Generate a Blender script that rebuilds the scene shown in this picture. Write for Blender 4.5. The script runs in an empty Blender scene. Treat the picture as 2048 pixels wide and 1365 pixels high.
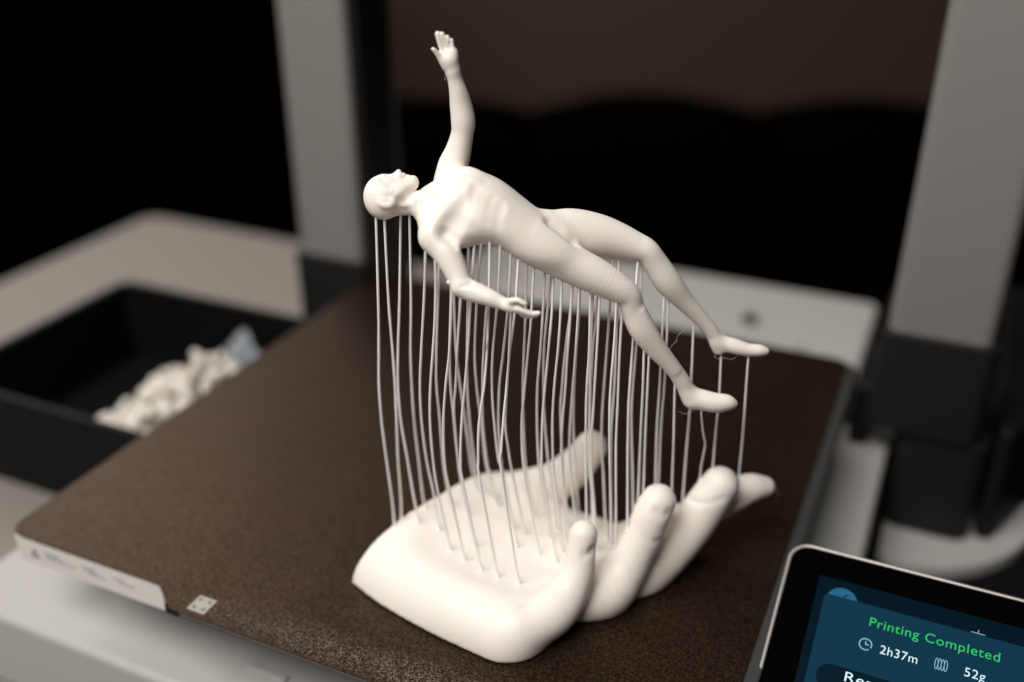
import bpy, bmesh, math, random
import numpy as np
from mathutils import Vector, Matrix
from mathutils.bvhtree import BVHTree

S = 0.001                      # everything below is written in millimetres
scene = bpy.context.scene
COL = scene.collection

# ------------------------------------------------------------------ camera
PITCH, YAW, ROLL = math.radians(27.19), math.radians(-24.523), math.radians(-0.125)
CAM = np.array([286.56, -186.2, 224.04])
FPX = 2027.8                   # focal length in pixels of a 2048 px wide frame
Fv = np.array([math.sin(YAW)*math.cos(PITCH), math.cos(YAW)*math.cos(PITCH), -math.sin(PITCH)])
RT = np.array([math.cos(YAW), -math.sin(YAW), 0.0])
UP = np.cross(RT, Fv)
HZ = np.array([math.sin(YAW), math.cos(YAW), 0.0])
c_, s_ = math.cos(ROLL), math.sin(ROLL)
CX, CU = c_*RT+s_*UP, -s_*RT+c_*UP
cd = bpy.data.cameras.new('camera')
cam = bpy.data.objects.new('camera', cd); COL.objects.link(cam)
m = Matrix(((CX[0], CU[0], -Fv[0]), (CX[1], CU[1], -Fv[1]), (CX[2], CU[2], -Fv[2]))).to_4x4()
m.translation = Vector(CAM*S)
cam.matrix_world = m
cd.sensor_width = 36.0
cd.lens = 36.0*FPX/2048
cd.clip_start = 0.01; cd.clip_end = 60.0
cd.dof.use_dof = True
cd.dof.focus_distance = 0.292
cd.dof.aperture_fstop = 3.7
scene.camera = cam

# ------------------------------------------------------------------ world, lamps, exposure
w = bpy.data.worlds.new("World"); scene.world = w; w.use_nodes = True
w.node_tree.nodes['Background'].inputs[0].default_value = (0.75, 0.85, 1.0, 1)
w.node_tree.nodes['Background'].inputs[1].default_value = 0.012
scene.view_settings.view_transform = 'Standard'
scene.view_settings.look = 'None'
scene.view_settings.exposure = 0.0
scene.view_settings.gamma = 1.0

def local(r, d, z):            # (right, horizontal distance from camera, height) -> world mm
    P = CAM + RT*r + HZ*d
    return np.array([P[0], P[1], z])

def area_light(name, r, d, z, target, size, power, col, size_y=None):
    l = bpy.data.lights.new(name, 'AREA'); l.energy = power; l.color = col
    l.shape = 'RECTANGLE'; l.size = size; l.size_y = size_y or size
    o = bpy.data.objects.new(name, l); COL.objects.link(o)
    p = Vector(local(r, d, z)*S); t = Vector(local(*target)*S)
    o.location = p; o.rotation_euler = (t-p).to_track_quat('-Z', 'Y').to_euler()
    return o
area_light('window_light', -400, -170, 960, (0, 260, 60), 0.75, 16.3, (1.0, 0.97, 0.935), 0.6)
area_light('back_window_light', -1050, 1500, 950, (0, 280, 40), 1.1, 11.0, (1.0, 0.93, 0.86), .7)
area_light('room_light', -300, 1900, 1500, (100, 3300, -300), 0.8, 11.0, (1.0, 0.84, 0.74))

# ------------------------------------------------------------------ helpers
def ray(px, py):
    return CX*((px-1024)/FPX) - CU*((py-682.5)/FPX) + Fv
def at_d(px, py, d):           # point seen at photo position px,py at horizontal distance d
    v = ray(px, py); return CAM + v*(d/np.dot(v, HZ))
def at_z(px, py, z):
    v = ray(px, py); return CAM + v*((z-CAM[2])/v[2])
def loc3(P):
    return np.array([np.dot(P-CAM, RT), np.dot(P-CAM, HZ), P[2]])
def vdepth(P): return float(np.dot(P-CAM, Fv))

def prop(o, label=None, cat=None, group=None, kind=None):
    if label: o['label'] = label
    if cat: o['category'] = cat
    if group: o['group'] = group
    if kind: o['kind'] = kind
    return o
def empty(name, loc, label=None, cat=None, group=None):
    o = bpy.data.objects.new(name, None); COL.objects.link(o)
    o.location = Vector(loc)*S; o.empty_display_size = 0.01
    return prop(o, label, cat, group)
def link(name, me, mat, parent=None, smooth=True):
    o = bpy.data.objects.new(name, me); COL.objects.link(o)
    if mat: me.materials.clear(); me.materials.append(mat)
    if smooth:
        for p in me.polygons: p.use_smooth = True
    if parent:
        o.parent = parent
        p = parent; off = Vector((0, 0, 0))
        while p: off += p.location; p = p.parent
        o.location = -off
    return o
def mesh_obj(name, verts, faces, mat, parent=None, smooth=True):
    me = bpy.data.meshes.new(name)
    me.from_pydata([tuple(np.asarray(v)*S) for v in verts], [], [list(map(int, f)) for f in faces])
    me.validate(); me.update()
    return link(name, me, mat, parent, smooth)
def bm_obj(name, bm, mat, parent=None, smooth=False, bevel=0, seg=3):
    if bevel:
        bmesh.ops.bevel(bm, geom=list(bm.edges), offset=bevel, segments=seg, profile=0.5, affect='EDGES', clamp_overlap=True)
    for v in bm.verts: v.co *= S
    me = bpy.data.meshes.new(name); bm.to_mesh(me); bm.free()
    o = link(name, me, mat, parent, smooth or bevel > 0)
    if bevel:
        md = o.modifiers.new('wn', 'WEIGHTED_NORMAL'); md.keep_sharp = False
    return o
def box(name, lo, hi, mat, parent=None, bevel=0, seg=3):
    bm = bmesh.new(); bmesh.ops.create_cube(bm, size=1)
    for v in bm.verts:
        v.co = Vector([lo[i]+(v.co[i]+.5)*(hi[i]-lo[i]) for i in range(3)])
    return bm_obj(name, bm, mat, parent, bevel=bevel, seg=seg)
def rounded(pts, rad, n=8):    # rounded polygon outline; rad one value or per corner
    out = []; N = len(pts)
    for i in range(N):
        r = rad[i] if hasattr(rad, '__len__') else rad
        p, a, b = (Vector(pts[j % N]) for j in (i, i-1, i+1))
        if r <= 0: out.append(tuple(p)); continue
        u = (a-p).normalized(); v = (b-p).normalized()
        ang = u.angle(v); t = r/math.tan(ang/2)
        c = p+(u+v).normalized()*(r/math.sin(ang/2))
        s0 = p+u*t-c; s1 = p+v*t-c
        A0 = math.atan2(s0.y, s0.x); dA = math.atan2(s1.y, s1.x)-A0
        while dA > math.pi: dA -= 2*math.pi
        while dA < -math.pi: dA += 2*math.pi
        for k in range(n+1):
            q = A0+dA*k/n; out.append((c.x+r*math.cos(q), c.y+r*math.sin(q)))
    return out
def prism(name, outline, z0, z1, mat, parent=None, bevel=0, seg=2, frame=None):
    bm = bmesh.new()
    vs = [bm.verts.new((x, y, z1)) for x, y in outline]
    f = bm.faces.new(vs); bm.normal_update()
    if f.normal.z < 0: f.normal_flip()
    r = bmesh.ops.extrude_face_region(bm, geom=[f])
    for g in r['geom']:
        if isinstance(g, bmesh.types.BMVert): g.co.z = z0
    bmesh.ops.recalc_face_normals(bm, faces=bm.faces)
    if bevel:
        E = [e for e in bm.edges if abs(e.verts[0].co.z-e.verts[1].co.z) < 1e-6]
        bmesh.ops.bevel(bm, geom=E, offset=bevel, segments=seg, profile=.5, affect='EDGES', clamp_overlap=True)
    if frame:
        O, X, Y, Z = frame
        for v in bm.verts:
            v.co = Vector(O)+Vector(X)*v.co.x+Vector(Y)*v.co.y+Vector(Z)*v.co.z
    o = bm_obj(name, bm, mat, parent, smooth=bool(bevel))
    if bevel:
        md = o.modifiers.new('wn', 'WEIGHTED_NORMAL'); md.keep_sharp = False
    return o
def tube_mesh(pts, rads, n=8):
    pts = [np.asarray(p, float) for p in pts]; V = []; Fc = []
    ref = np.array([0.3, 0.9, 0.1])
    for i, p in enumerate(pts):
        t = pts[min(i+1, len(pts)-1)]-pts[max(i-1, 0)]; t = t/(np.linalg.norm(t)+1e-9)
        a = np.cross(t, ref); a /= np.linalg.norm(a)+1e-9; b = np.cross(t, a)
        r = rads[i] if hasattr(rads, '__len__') else rads
        for k in range(n):
            q = 2*math.pi*k/n; V.append(p+r*(a*math.cos(q)+b*math.sin(q)))
    for i in range(len(pts)-1):
        for k in range(n):
            Fc.append((i*n+k, i*n+(k+1) % n, (i+1)*n+(k+1) % n, (i+1)*n+k))
    Fc.append(tuple(range(n-1, -1, -1))); Fc.append(tuple((len(pts)-1)*n+k for k in range(n)))
    return V, Fc
def spline(P, n=24):           # Catmull-Rom through the points
    P = [np.asarray(p, float) for p in P]; P = [2*P[0]-P[1]]+P+[2*P[-1]-P[-2]]; out = []
    for i in range(1, len(P)-2):
        for k in range(n):
            t = k/n
            out.append(.5*((2*P[i])+(P[i+1]-P[i-1])*t+(2*P[i-1]-5*P[i]+4*P[i+1]-P[i+2])*t*t+(3*P[i]-P[i-1]-3*P[i+1]+P[i+2])*t**3))
    out.append(P[-2]); return out

# ------------------------------------------------------------------ materials
def mat(name, col, rough=.5, metal=0., spec=.5, emis=None, estr=0., sss=0., sr=1.0, coat=0., noise=None, bump=None, colvar=0.):
    m = bpy.data.materials.new(name); m.use_nodes = True
    nt = m.node_tree; b = nt.nodes['Principled BSDF']
    b.inputs['Base Color'].default_value = (*col, 1); b.inputs['Roughness'].default_value = rough
    b.inputs['Metallic'].default_value = metal; b.inputs['Specular IOR Level'].default_value = spec
    if emis:
        b.inputs['Emission Color'].default_value = (*emis, 1); b.inputs['Emission Strength'].default_value = estr
    if sss:
        b.inputs['Subsurface Weight'].default_value = sss
        b.inputs['Subsurface Radius'].default_value = (1.0, .58, .34)
        b.inputs['Subsurface Scale'].default_value = sr*S
    if coat: b.inputs['Coat Weight'].default_value = coat; b.inputs['Coat Roughness'].default_value = .08
    tc = nt.nodes.new('ShaderNodeNewGeometry')
    if bump:
        n = nt.nodes.new('ShaderNodeTexNoise'); n.inputs['Scale'].default_value = bump[0]; n.inputs['Detail'].default_value = 3
        nt.links.new(tc.outputs['Position'], n.inputs['Vector'])
        bp = nt.nodes.new('ShaderNodeBump'); bp.inputs['Strength'].default_value = bump[1]; bp.inputs['Distance'].default_value = bump[2]*S
        nt.links.new(n.outputs['Fac'], bp.inputs['Height']); nt.links.new(bp.outputs['Normal'], b.inputs['Normal'])
    if colvar:
        n2 = nt.nodes.new('ShaderNodeTexNoise'); n2.inputs['Scale'].default_value = 60; n2.inputs['Detail'].default_value = 5
        nt.links.new(tc.outputs['Position'], n2.inputs['Vector'])
        mx = nt.nodes.new('ShaderNodeMix'); mx.data_type = 'RGBA'
        mx.inputs['A'].default_value = (*[c*(1-colvar) for c in col], 1); mx.inputs['B'].default_value = (*[min(1, c*(1+colvar)) for c in col], 1)
        nt.links.new(n2.outputs['Fac'], mx.inputs['Factor']); nt.links.new(mx.outputs['Result'], b.inputs['Base Color'])
    return m

def plastic_print(name, col, rings=False):   # printed plastic with fine layer lines stacked in height
    m = mat(name, col, rough=.44, spec=.4, sss=.4, sr=1.2)
    nt = m.node_tree; b = nt.nodes['Principled BSDF']; N = nt.nodes.new; K = nt.links.new
    g = N('ShaderNodeNewGeometry'); sp = N('ShaderNodeSeparateXYZ'); K(g.outputs['Position'], sp.inputs[0])
    def math_(op, a, b_=None, c=None):
        n = N('ShaderNodeMath'); n.operation = op
        for k, v in enumerate((a, b_, c)):
            if v is None: continue
            if isinstance(v, (int, float)): n.inputs[k].default_value = v
            else: K(v, n.inputs[k])
        return n.outputs[0]
    sn = math_('SINE', math_('MULTIPLY', sp.outputs['Z'], 2*math.pi/(0.62*S)))
    n = N('ShaderNodeTexNoise'); n.inputs['Scale'].default_value = 1.0; n.inputs['Detail'].default_value = 5; n.inputs['Roughness'].default_value = .65
    vm = N('ShaderNodeVectorMath'); vm.operation = 'MULTIPLY'; vm.inputs[1].default_value = (160, 160, 1100)
    K(g.outputs['Position'], vm.inputs[0]); K(vm.outputs[0], n.inputs['Vector'])
    h = math_('MULTIPLY_ADD', sn, .32, n.outputs['Fac'])
    if rings:                                # thin raised seams left where the supports line up
        dt = N('ShaderNodeVectorMath'); dt.operation = 'DOT_PRODUCT'; dt.inputs[1].default_value = (0.98, -0.20, 0.03); K(g.outputs['Position'], dt.inputs[0])
        fr = math_('FRACT', math_('MULTIPLY', dt.outputs['Value'], 1/(6.3*S)))
        n5 = N('ShaderNodeTexNoise'); n5.inputs['Scale'].default_value = 70; K(g.outputs['Position'], n5.inputs['Vector'])
        pulse = math_('MAXIMUM', math_('SUBTRACT', 1.0, math_('MULTIPLY', math_('ABSOLUTE', math_('SUBTRACT', fr, .5)), 26.0)), 0.0)
        amp = math_('MAXIMUM', math_('MULTIPLY', math_('SUBTRACT', n5.outputs['Fac'], .46), 9.0), 0.0)
        h = math_('ADD', h, math_('MULTIPLY', pulse, math_('MINIMUM', amp, .9)))
    bp = N('ShaderNodeBump'); bp.inputs['Strength'].default_value = .5; bp.inputs['Distance'].default_value = .05*S
    K(h, bp.inputs['Height']); K(bp.outputs['Normal'], b.inputs['Normal'])
    return m
M_PRINT = plastic_print('white_print_plastic', (.86, .795, .725))
M_FIGURE = plastic_print('white_figure_plastic', (.86, .795, .725), True)
M_STRAND = mat('strand_plastic', (.93, .90, .88), rough=.4, spec=.5)
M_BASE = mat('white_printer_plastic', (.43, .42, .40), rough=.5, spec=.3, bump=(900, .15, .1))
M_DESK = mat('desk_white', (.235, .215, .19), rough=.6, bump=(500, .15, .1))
M_ALU = mat('grey_painted_aluminium', (.26, .245, .23), rough=.55, metal=.25, bump=(1200, .1, .1))
M_BLACK = mat('black_plastic', (.006, .006, .0065), rough=.55, spec=.25, bump=(1500, .3, .1))
M_FOOT = mat('charcoal_plastic', (.009, .0088, .0093), rough=.6, spec=.3, bump=(1500, .3, .1))
M_TRAY = mat('black_tray_plastic', (.003, .003, .0033), rough=.6, spec=.2)
M_BED = mat('heated_bed_edge', (.10, .10, .10), rough=.45, metal=.6)
M_LABEL = mat('bed_label_white', (.74, .71, .67), rough=.5)
M_PRINTING = mat('label_print_grey', (.36, .37, .37), rough=.6)
M_STEEL = mat('plate_steel', (.38, .36, .34), rough=.35, metal=1.)
M_PURGE = mat('purged_plastic', (.76, .71, .64), rough=.45, sss=.2, sr=1.5)
# ------------------------------------------------------------------ implicit surfaces (for the printed hand and figure)
class Field:
    """signed distance grid in the frame (right, distance, height), millimetres"""
    def __init__(s, lo, hi, h):
        s.lo = np.array(lo, np.float32); s.h = h
        s.n = (np.ceil((np.array(hi)-np.array(lo))/h)).astype(int)+1
        s.V = np.full(s.n, 50.0, np.float32)
    def region(s, c0, c1):
        a = np.maximum(np.floor((np.array(c0)-s.lo)/s.h).astype(int), 0)
        b = np.minimum(np.ceil((np.array(c1)-s.lo)/s.h).astype(int)+1, s.n)
        if np.any(b <= a): return None
        ax = [(s.lo[i]+s.h*np.arange(a[i], b[i], dtype=np.float32)).astype(np.float32) for i in range(3)]
        return (slice(a[0], b[0]), slice(a[1], b[1]), slice(a[2], b[2])), ax[0][:, None, None], ax[1][None, :, None], ax[2][None, None, :]
    def merge(s, sl, d, k, sub=False):
        A = s.V[sl]
        if sub:                                   # smooth subtraction
            hh = np.maximum(k-np.abs(A+d), 0)/k
            s.V[sl] = np.maximum(A, -d)+hh*hh*k*.25
        else:
            hh = np.maximum(k-np.abs(A-d), 0)/k
            s.V[sl] = np.minimum(A, d)-hh*hh*k*.25
    def cone(s, a, ra, b, rb, k=2., sub=False):
        a = np.array(a, float); b = np.array(b, float)
        mg = k+1.5+s.h*2
        lo = np.minimum(a-ra, b-rb)-mg; hi = np.maximum(a+ra, b+rb)+mg
        R = s.region(lo, hi)
        if R is None: return
        sl, X, Y, Z = R; v = b-a; L2 = float(v@v)+1e-6
        t = np.clip(((X-a[0])*v[0]+(Y-a[1])*v[1]+(Z-a[2])*v[2])/L2, 0, 1)
        d = np.sqrt((X-a[0]-t*v[0])**2+(Y-a[1]-t*v[1])**2+(Z-a[2]-t*v[2])**2)-(ra+(rb-ra)*t)
        s.merge(sl, d.astype(np.float32), k, sub)
    def ell(s, c, A, r, k=2., sub=False):         # A: three unit axes, r: three radii
        c = np.array(c, float); mg = k+1.5+s.h*2; rm = max(r)
        R = s.region(c-rm-mg, c+rm+mg)
        if R is None: return
        sl, X, Y, Z = R; k0 = 0; k1 = 0
        for ax, q in zip(A, r):
            u = ((X-c[0])*ax[0]+(Y-c[1])*ax[1]+(Z-c[2])*ax[2])/q
            k0 = k0+u*u; k1 = k1+(u/q)**2
        k0 = np.sqrt(k0); k1 = np.sqrt(k1)+1e-6
        s.merge(sl, (k0*(k0-1)/k1).astype(np.float32), k, sub)
    def chain(s, pts, k=2., sub=False, fine=5):
        """one tapering limb through all the balls: centres and radii run on a smooth curve"""
        P = spline([np.array(p, float) for p in pts], fine) if len(pts) > 2 else [np.array(p, float) for p in pts]
        P = np.array(P); rm = P[:, 3:4]; mg = k+1.5+s.h*2
        R = s.region((P[:, :3]-rm).min(0)-mg, (P[:, :3]+rm).max(0)+mg)
        if R is None: return
        sl = R[0]; a0 = np.array([q.start for q in sl]); D = np.full([q.stop-q.start for q in sl], 60.0, np.float32)
        for p, q in zip(P[:-1], P[1:]):
            S_ = s.region(np.minimum(p[:3]-p[3], q[:3]-q[3])-mg, np.maximum(p[:3]+p[3], q[:3]+q[3])+mg)
            if S_ is None: continue
            s2, X, Y, Z = S_; v = q[:3]-p[:3]; L2 = float(v@v)+1e-6
            t = np.clip(((X-p[0])*v[0]+(Y-p[1])*v[1]+(Z-p[2])*v[2])/L2, 0, 1)
            d = np.sqrt((X-p[0]-t*v[0])**2+(Y-p[1]-t*v[1])**2+(Z-p[2]-t*v[2])**2)-(p[3]+(q[3]-p[3])*t)
            s3 = tuple(slice(u.start-o, u.stop-o) for u, o in zip(s2, a0))
            hh = np.maximum(.5-np.abs(D[s3]-d), 0)/.5
            D[s3] = np.minimum(D[s3], d)
        s.merge(sl, D, k, sub)
    def surf(s, px, py):                          # first surface point seen through a photo position
        v = ray(px, py); t = np.arange(225, 380, .15); P = CAM[None]+v[None]*t[:, None]
        L = np.stack([(P-CAM)@RT, (P-CAM)@HZ, P[:, 2]], 1); I = np.round((L-s.lo)/s.h).astype(int)
        ok = ((I >= 0) & (I < s.n)).all(1); L = L[ok]; I = I[ok]; q = np.nonzero(s.V[I[:, 0], I[:, 1], I[:, 2]] < 0)[0]
        return L[q[0]] if len(q) else None
    def groove(s, pts, r, depth, k=1., sub=True, side=0.):
        """press a rounded tool (radius r mm) depth mm into the seen surface along photo positions; sub False adds a ridge instead"""
        C = []
        for p in pts:
            L = s.surf(p[0], p[1]); rr = p[2] if len(p) > 2 else r; dp = p[3] if len(p) > 3 else depth
            if L is None: continue
            C.append((*(L-Nl*(rr-dp+.25*k) if sub else L+Nl*(rr-dp+.25*k)), rr))
        if len(C) > 1: s.chain(C, k, sub)
    def floor(s, z):
        Z = (s.lo[2]+s.h*np.arange(s.n[2], dtype=np.float32))[None, None, :]
        s.V = np.maximum(s.V, (z-Z).astype(np.float32))
    def mesh(s, relax=2):
        V = s.V; I = V < 0; nx, ny, nz = V.shape
        cnt = np.zeros((nx-1, ny-1, nz-1), np.int8)
        for i in (0, 1):
            for j in (0, 1):
                for k in (0, 1): cnt += I[i:nx-1+i, j:ny-1+j, k:nz-1+k]
        act = np.argwhere((cnt > 0) & (cnt < 8)); idx = np.full(cnt.shape, -1, np.int32)
        idx[act[:, 0], act[:, 1], act[:, 2]] = np.arange(len(act))
        P = np.zeros((len(act), 3)); W = np.zeros(len(act))
        cor = [(i, j, k) for i in (0, 1) for j in (0, 1) for k in (0, 1)]
        val = {c: V[act[:, 0]+c[0], act[:, 1]+c[1], act[:, 2]+c[2]] for c in cor}
        for c in cor:
            for a in range(3):
                if c[a] == 0:
                    e = list(c); e[a] = 1; e = tuple(e); va, vb = val[c], val[e]
                    mk = (va < 0) != (vb < 0); t = np.where(mk, va/np.where(mk, va-vb, 1), 0)
                    q = np.array(c, float)[None].repeat(len(act), 0); q[:, a] = t
                    P += q*mk[:, None]; W += mk
        P = P/W[:, None]+act; F = []
        for a in range(3):
            b, c = (a+1) % 3, (a+2) % 3
            s0 = [slice(None)]*3; s1 = [slice(None)]*3; s0[a] = slice(0, -1); s1[a] = slice(1, None)
            ch = I[tuple(s0)] != I[tuple(s1)]
            e = np.argwhere(ch); e = e[(e[:, b] > 0) & (e[:, c] > 0) & (e[:, b] < V.shape[b]-1) & (e[:, c] < V.shape[c]-1)]
            q = []
            for db, dc in ((1, 1), (0, 1), (0, 0), (1, 0)):
                g = e.copy(); g[:, b] -= db; g[:, c] -= dc; q.append(idx[g[:, 0], g[:, 1], g[:, 2]])
            q = np.stack(q, 1); ins = I[e[:, 0], e[:, 1], e[:, 2]]
            q[~ins] = q[~ins][:, ::-1]; F.append(q)
        F = np.concatenate(F); F = F[(F >= 0).all(1)]
        for _ in range(relax):                    # light Laplacian pass against stair steps
            acc = np.zeros_like(P); n = np.zeros(len(P))
            for i in range(4):
                u, v = F[:, i], F[:, (i+1) % 4]
                for k in range(3):
                    acc[:, k] += np.bincount(u, P[v, k], len(P))+np.bincount(v, P[u, k], len(P))
                n += np.bincount(u, minlength=len(P))+np.bincount(v, minlength=len(P))
            P = P*.5+.5*acc/np.maximum(n, 1)[:, None]
        return P*s.h+s.lo, F
def to_world(P):
    return CAM[None]*np.array([1, 1, 0])+P[:, :1]*RT[None]+P[:, 1:2]*HZ[None]*np.array([1, 1, 0])+P[:, 2:3]*np.array([0, 0, 1.])
def fast_mesh(name, P, F, mt, parent):
    me = bpy.data.meshes.new(name); me.vertices.add(len(P)); me.vertices.foreach_set('co', (P*S).astype(np.float32).ravel())
    me.loops.add(F.size); me.loops.foreach_set('vertex_index', F.astype(np.int32).ravel())
    me.polygons.add(len(F)); me.polygons.foreach_set('loop_start', np.arange(0, F.size, 4, dtype=np.int32))
    me.update(calc_edges=True); me.validate()
    me.polygons.foreach_set('use_smooth', np.ones(len(F), bool))
    return link(name, me, mt, parent, smooth=False)
def G(px, py, d, rp):          # ball whose centre shows at px,py of the photo, rp photo pixels in radius, d mm away
    P = at_d(px, py, d); return (*loc3(P), rp*vdepth(P)/FPX)
def dirl(v): return np.array([np.dot(v, RT), np.dot(v, HZ), v[2]])
Xl, Ul, Nl = dirl(CX), dirl(CU), dirl(Fv)      # image right, image up, view direction in the local frame
def E_(f, px, py, d, a, b, c, th=0, k=2., sub=False, yaw=0):   # ellipsoid: a along th, b across, c in depth (photo pixels)
    g = G(px, py, d, 1.); t = math.radians(th)
    A1 = Xl*math.cos(t)+Ul*math.sin(t); A2 = -Xl*math.sin(t)+Ul*math.cos(t)
    f.ell(g[:3], (A1, A2, Nl), (a*g[3], b*g[3], c*g[3]), k, sub)

# ------------------------------------------------------------------ the printed sculpture
SC = empty('levitation_sculpture', local(-5, 262, 0),
           'white printed sculpture of a bald figure floating on thin strands above an open hand', 'sculpture')
HD = 0.6
f = Field((-62, 212, -3), (100, 325, 52), HD)
# palm
f.chain([(-47, 273.5, -1.5, 13), (-34, 263.5, -3, 15.8), (-18, 250, -1, 14.6), (-1.5, 237.5, 1, 12.8)], 4)
f.chain([(-39, 282, -1, 17.5), (-18, 267, -3, 17.5), (6, 250, 3, 11.5)], 6)
f.chain([(-28, 291, 0, 17.8), (-8, 277, -4, 17.5), (17, 263, 4, 10.5)], 6)
f.chain([(-19, 299, -1, 17.5), (3, 289, -3, 15), (27, 276, 5, 9)], 6)
f.chain([(-16, 297, -1, 17), (-4, 297, 1, 15), (9, 295, 12, 9)], 6)
f.chain([(-19, 265.5, 27, 15.5), (-9, 259, 26, 15), (3, 252, 26.5, 13.5)], 6, True)     # hollow beside the little finger's mound
f.ell((0, 264, 33), (np.array([.83, -.56, 0]), np.array([.56, .83, 0]), np.array([0, 0, 1.])), (30, 22, 20), 9, True)   # hollow
# thumb
f.chain([G(1066, 985, 296, 36), G(1122, 956, 293, 40), G(1158, 925, 291, 36), G(1183, 893, 290, 32)], 3)
# fingers: little, ring, middle, index
f.chain([G(1040, 1258, 234, 50), G(1102, 1226, 238, 48), G(1136, 1185, 243, 41), G(1157, 1140, 246, 33), G(1162, 1104, 248, 29), G(1167, 1069, 250, 28.5)], 3)
f.chain([G(1120, 1200, 248, 46), G(1203, 1186, 251, 55), G(1242, 1146, 255, 48), G(1268, 1106, 257, 41), G(1290, 1062, 259, 38.5), G(1303, 1028, 260.5, 38), G(1317, 1003, 262, 35.5)], 3)
f.chain([G(1190, 1150, 260, 46), G(1264, 1150, 262, 56), G(1318, 1116, 266, 50), G(1360, 1078, 268, 44), G(1395, 1035, 270, 42), G(1420, 998, 271, 40), G(1440, 970, 272, 37.5)], 3)
f.chain([G(1215, 1098, 276, 42), G(1300, 1070, 278, 42), G(1360, 1045, 279, 37), G(1410, 1025, 280, 31), G(1460, 995, 281, 32), G(1498, 977, 282, 29.5), G(1529, 974, 283, 21)], 3)
# creases and joints
f.groove([(1053, 955), (1060, 978), (1075, 998), (1096, 1006)], 2.2, 1.2, 1.6)
f.groove([(1187, 1100), (1178, 1109), (1168, 1113)], 1.3, .35, 1.2)
f.groove([(1340, 1028), (1326, 1034), (1312, 1022)], 1.5, .55, 1.1)
f.groove([(1378, 1000), (1400, 1006), (1425, 1006), (1446, 998)], 1.0, .28, .6)
f.groove([(1040, 1212), (1062, 1204), (1088, 1190)], 1.0, .25, .8)
f.groove([(1290, 1075), (1306, 1085), (1318, 1084)], 1.2, .15, .8)
f.groove([(1470, 1003), (1484, 1010), (1492, 1004)], 1.0, .2, .8)
ax_ = [(f.lo[q]+f.h*np.arange(f.n[q], dtype=np.float32)) for q in range(2)]
f.V = np.maximum(f.V, (((ax_[0][:, None]+52.0)*-.6804+(ax_[1][None, :]-262.0)*.7328)[:, :, None]-.2).astype(np.float32))   # the wrist is cut off flat
f.floor(0.05)
P, Fc = f.mesh(3); HW = to_world(P)
hand = fast_mesh('hand', HW, Fc, M_PRINT, SC)
bvh_hand = BVHTree.FromPolygons([tuple(p) for p in HW], Fc.tolist())
# the floating figure, one continuous body
f = Field((-48, 236, 60), (84, 300, 186), 0.31)
def T(px, py, d, half, rl, al, slope=-22, roll=14, k=5, sub=False):
    """trunk ellipsoid: half = seen half thickness across the body (photo px), rl lateral mm, al along the body mm"""
    g = G(px, py, d, 1.); mm = g[3]
    a = math.radians(slope); ax = Xl*math.cos(a)+Ul*math.sin(a); ax = ax/np.linalg.norm(ax)
    up = -Xl*math.sin(a)+Ul*math.cos(a)
    ro = math.radians(roll); la = np.array([0, math.cos(ro), math.sin(ro)])
    la = la-ax*np.dot(la, ax); la /= np.linalg.norm(la); no = np.cross(ax, la)
    rn2 = ((half*mm)**2-(rl*np.dot(la, up))**2)/np.dot(no, up)**2
    rn = math.sqrt(max(rn2, 9.0))
    f.ell(g[:3], (ax, la, no), (al, rl, rn), k, sub)
DT = 268
# head
E_(f, 766, 395.5, 276, 39, 44.5, 36, 8, 2)                       # skull
E_(f, 789, 385, 276, 31, 31, 28, -6, 2)                         # face
f.chain([G(806, 376, 276, 22), G(823, 366, 276, 11)], 1.5)     # muzzle and chin
f.chain([G(826.3, 360, 276, 8.2), G(825.5, 368, 276, 8)], 1)
for s in (-1, 1):
    f.chain([G(822, 368, 276+s*1.2, 8.5), G(801, 393, 276+s*3.6, 12)], 2)   # jaw
E_(f, 768, 359, 276, 10, 8, 22, 0, 2)                          # brow
f.chain([G(784, 356, 276, 4.6), G(795, 348, 276, 5.8)], 1.4)    # nose
E_(f, 797.8, 345, 276, 4.5, 6, 6.5, 0, .8)
for s in (-1, 1): E_(f, 799, 350, 276+s*0.9, 3.6, 4, 4, 0, .8)
E_(f, 808, 351.5, 276, 3.5, 5.6, 9, 0, .5); E_(f, 816, 354.5, 276, 3.4, 5.2, 8, 0, .5)
for s in (-1, 1):
    E_(f, 776.5, 359 if s < 0 else 356, 276+s*2.6, 7.5, 6, 7, 0, 1.8, True)      # eye sockets
    E_(f, 776, 362, 276+s*2.5, 5.2, 4.8, 5, 0, 1.2)
E_(f, 792, 376, 273.4, 12, 9, 8, 0, 4)                         # cheekbone
E_(f, 771, 408, 270.9, 15, 9.5, 6.5, -14, 1.1)                 # ear
E_(f, 785, 404, 270.9, 6, 6, 5, 0, 1.2)
E_(f, 771, 404, 269.8, 8, 3.6, 3.5, -10, 1.0, True)
# neck
f.chain([G(796, 409, 276, 22), G(832, 408.5, 274.5, 24), G(858, 417, 272, 28)], 1.2)
# shoulders and chest
f.chain([G(854, 428, 270, 22), G(864, 450, 264, 26), G(872, 476, 260, 31)], 3)
f.chain([G(864, 408, 275, 22), G(884, 393, 280, 22), G(900, 365, 283, 26)], 2.5)
T(908, 410, 270, 60, 12.5, 9.5, -10, 22, 3.5)
T(947, 411, 269, 71, 11.5, 12, -18, 20, 3.5)
T(985, 422, 268.5, 56, 10.0, 12, -24, 18, 3.5)
T(1016, 440, 268, 48.5, 9.0, 11, -28, 16, 3.5)
T(1046, 464, 268, 49, 9.2, 10, -28, 14, 3.5)
T(1080, 481, 268, 52, 9.8, 10, -24, 12, 3.5)
f.chain([G(880, 444, 262, 24), G(918, 405, 264, 23), G(938, 375, 268, 18)], 3)   # near breast muscle
f.chain([G(905, 372, 279, 19), G(930, 352, 276, 16), G(950, 362, 272, 14)], 3)     # far breast muscle

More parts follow.
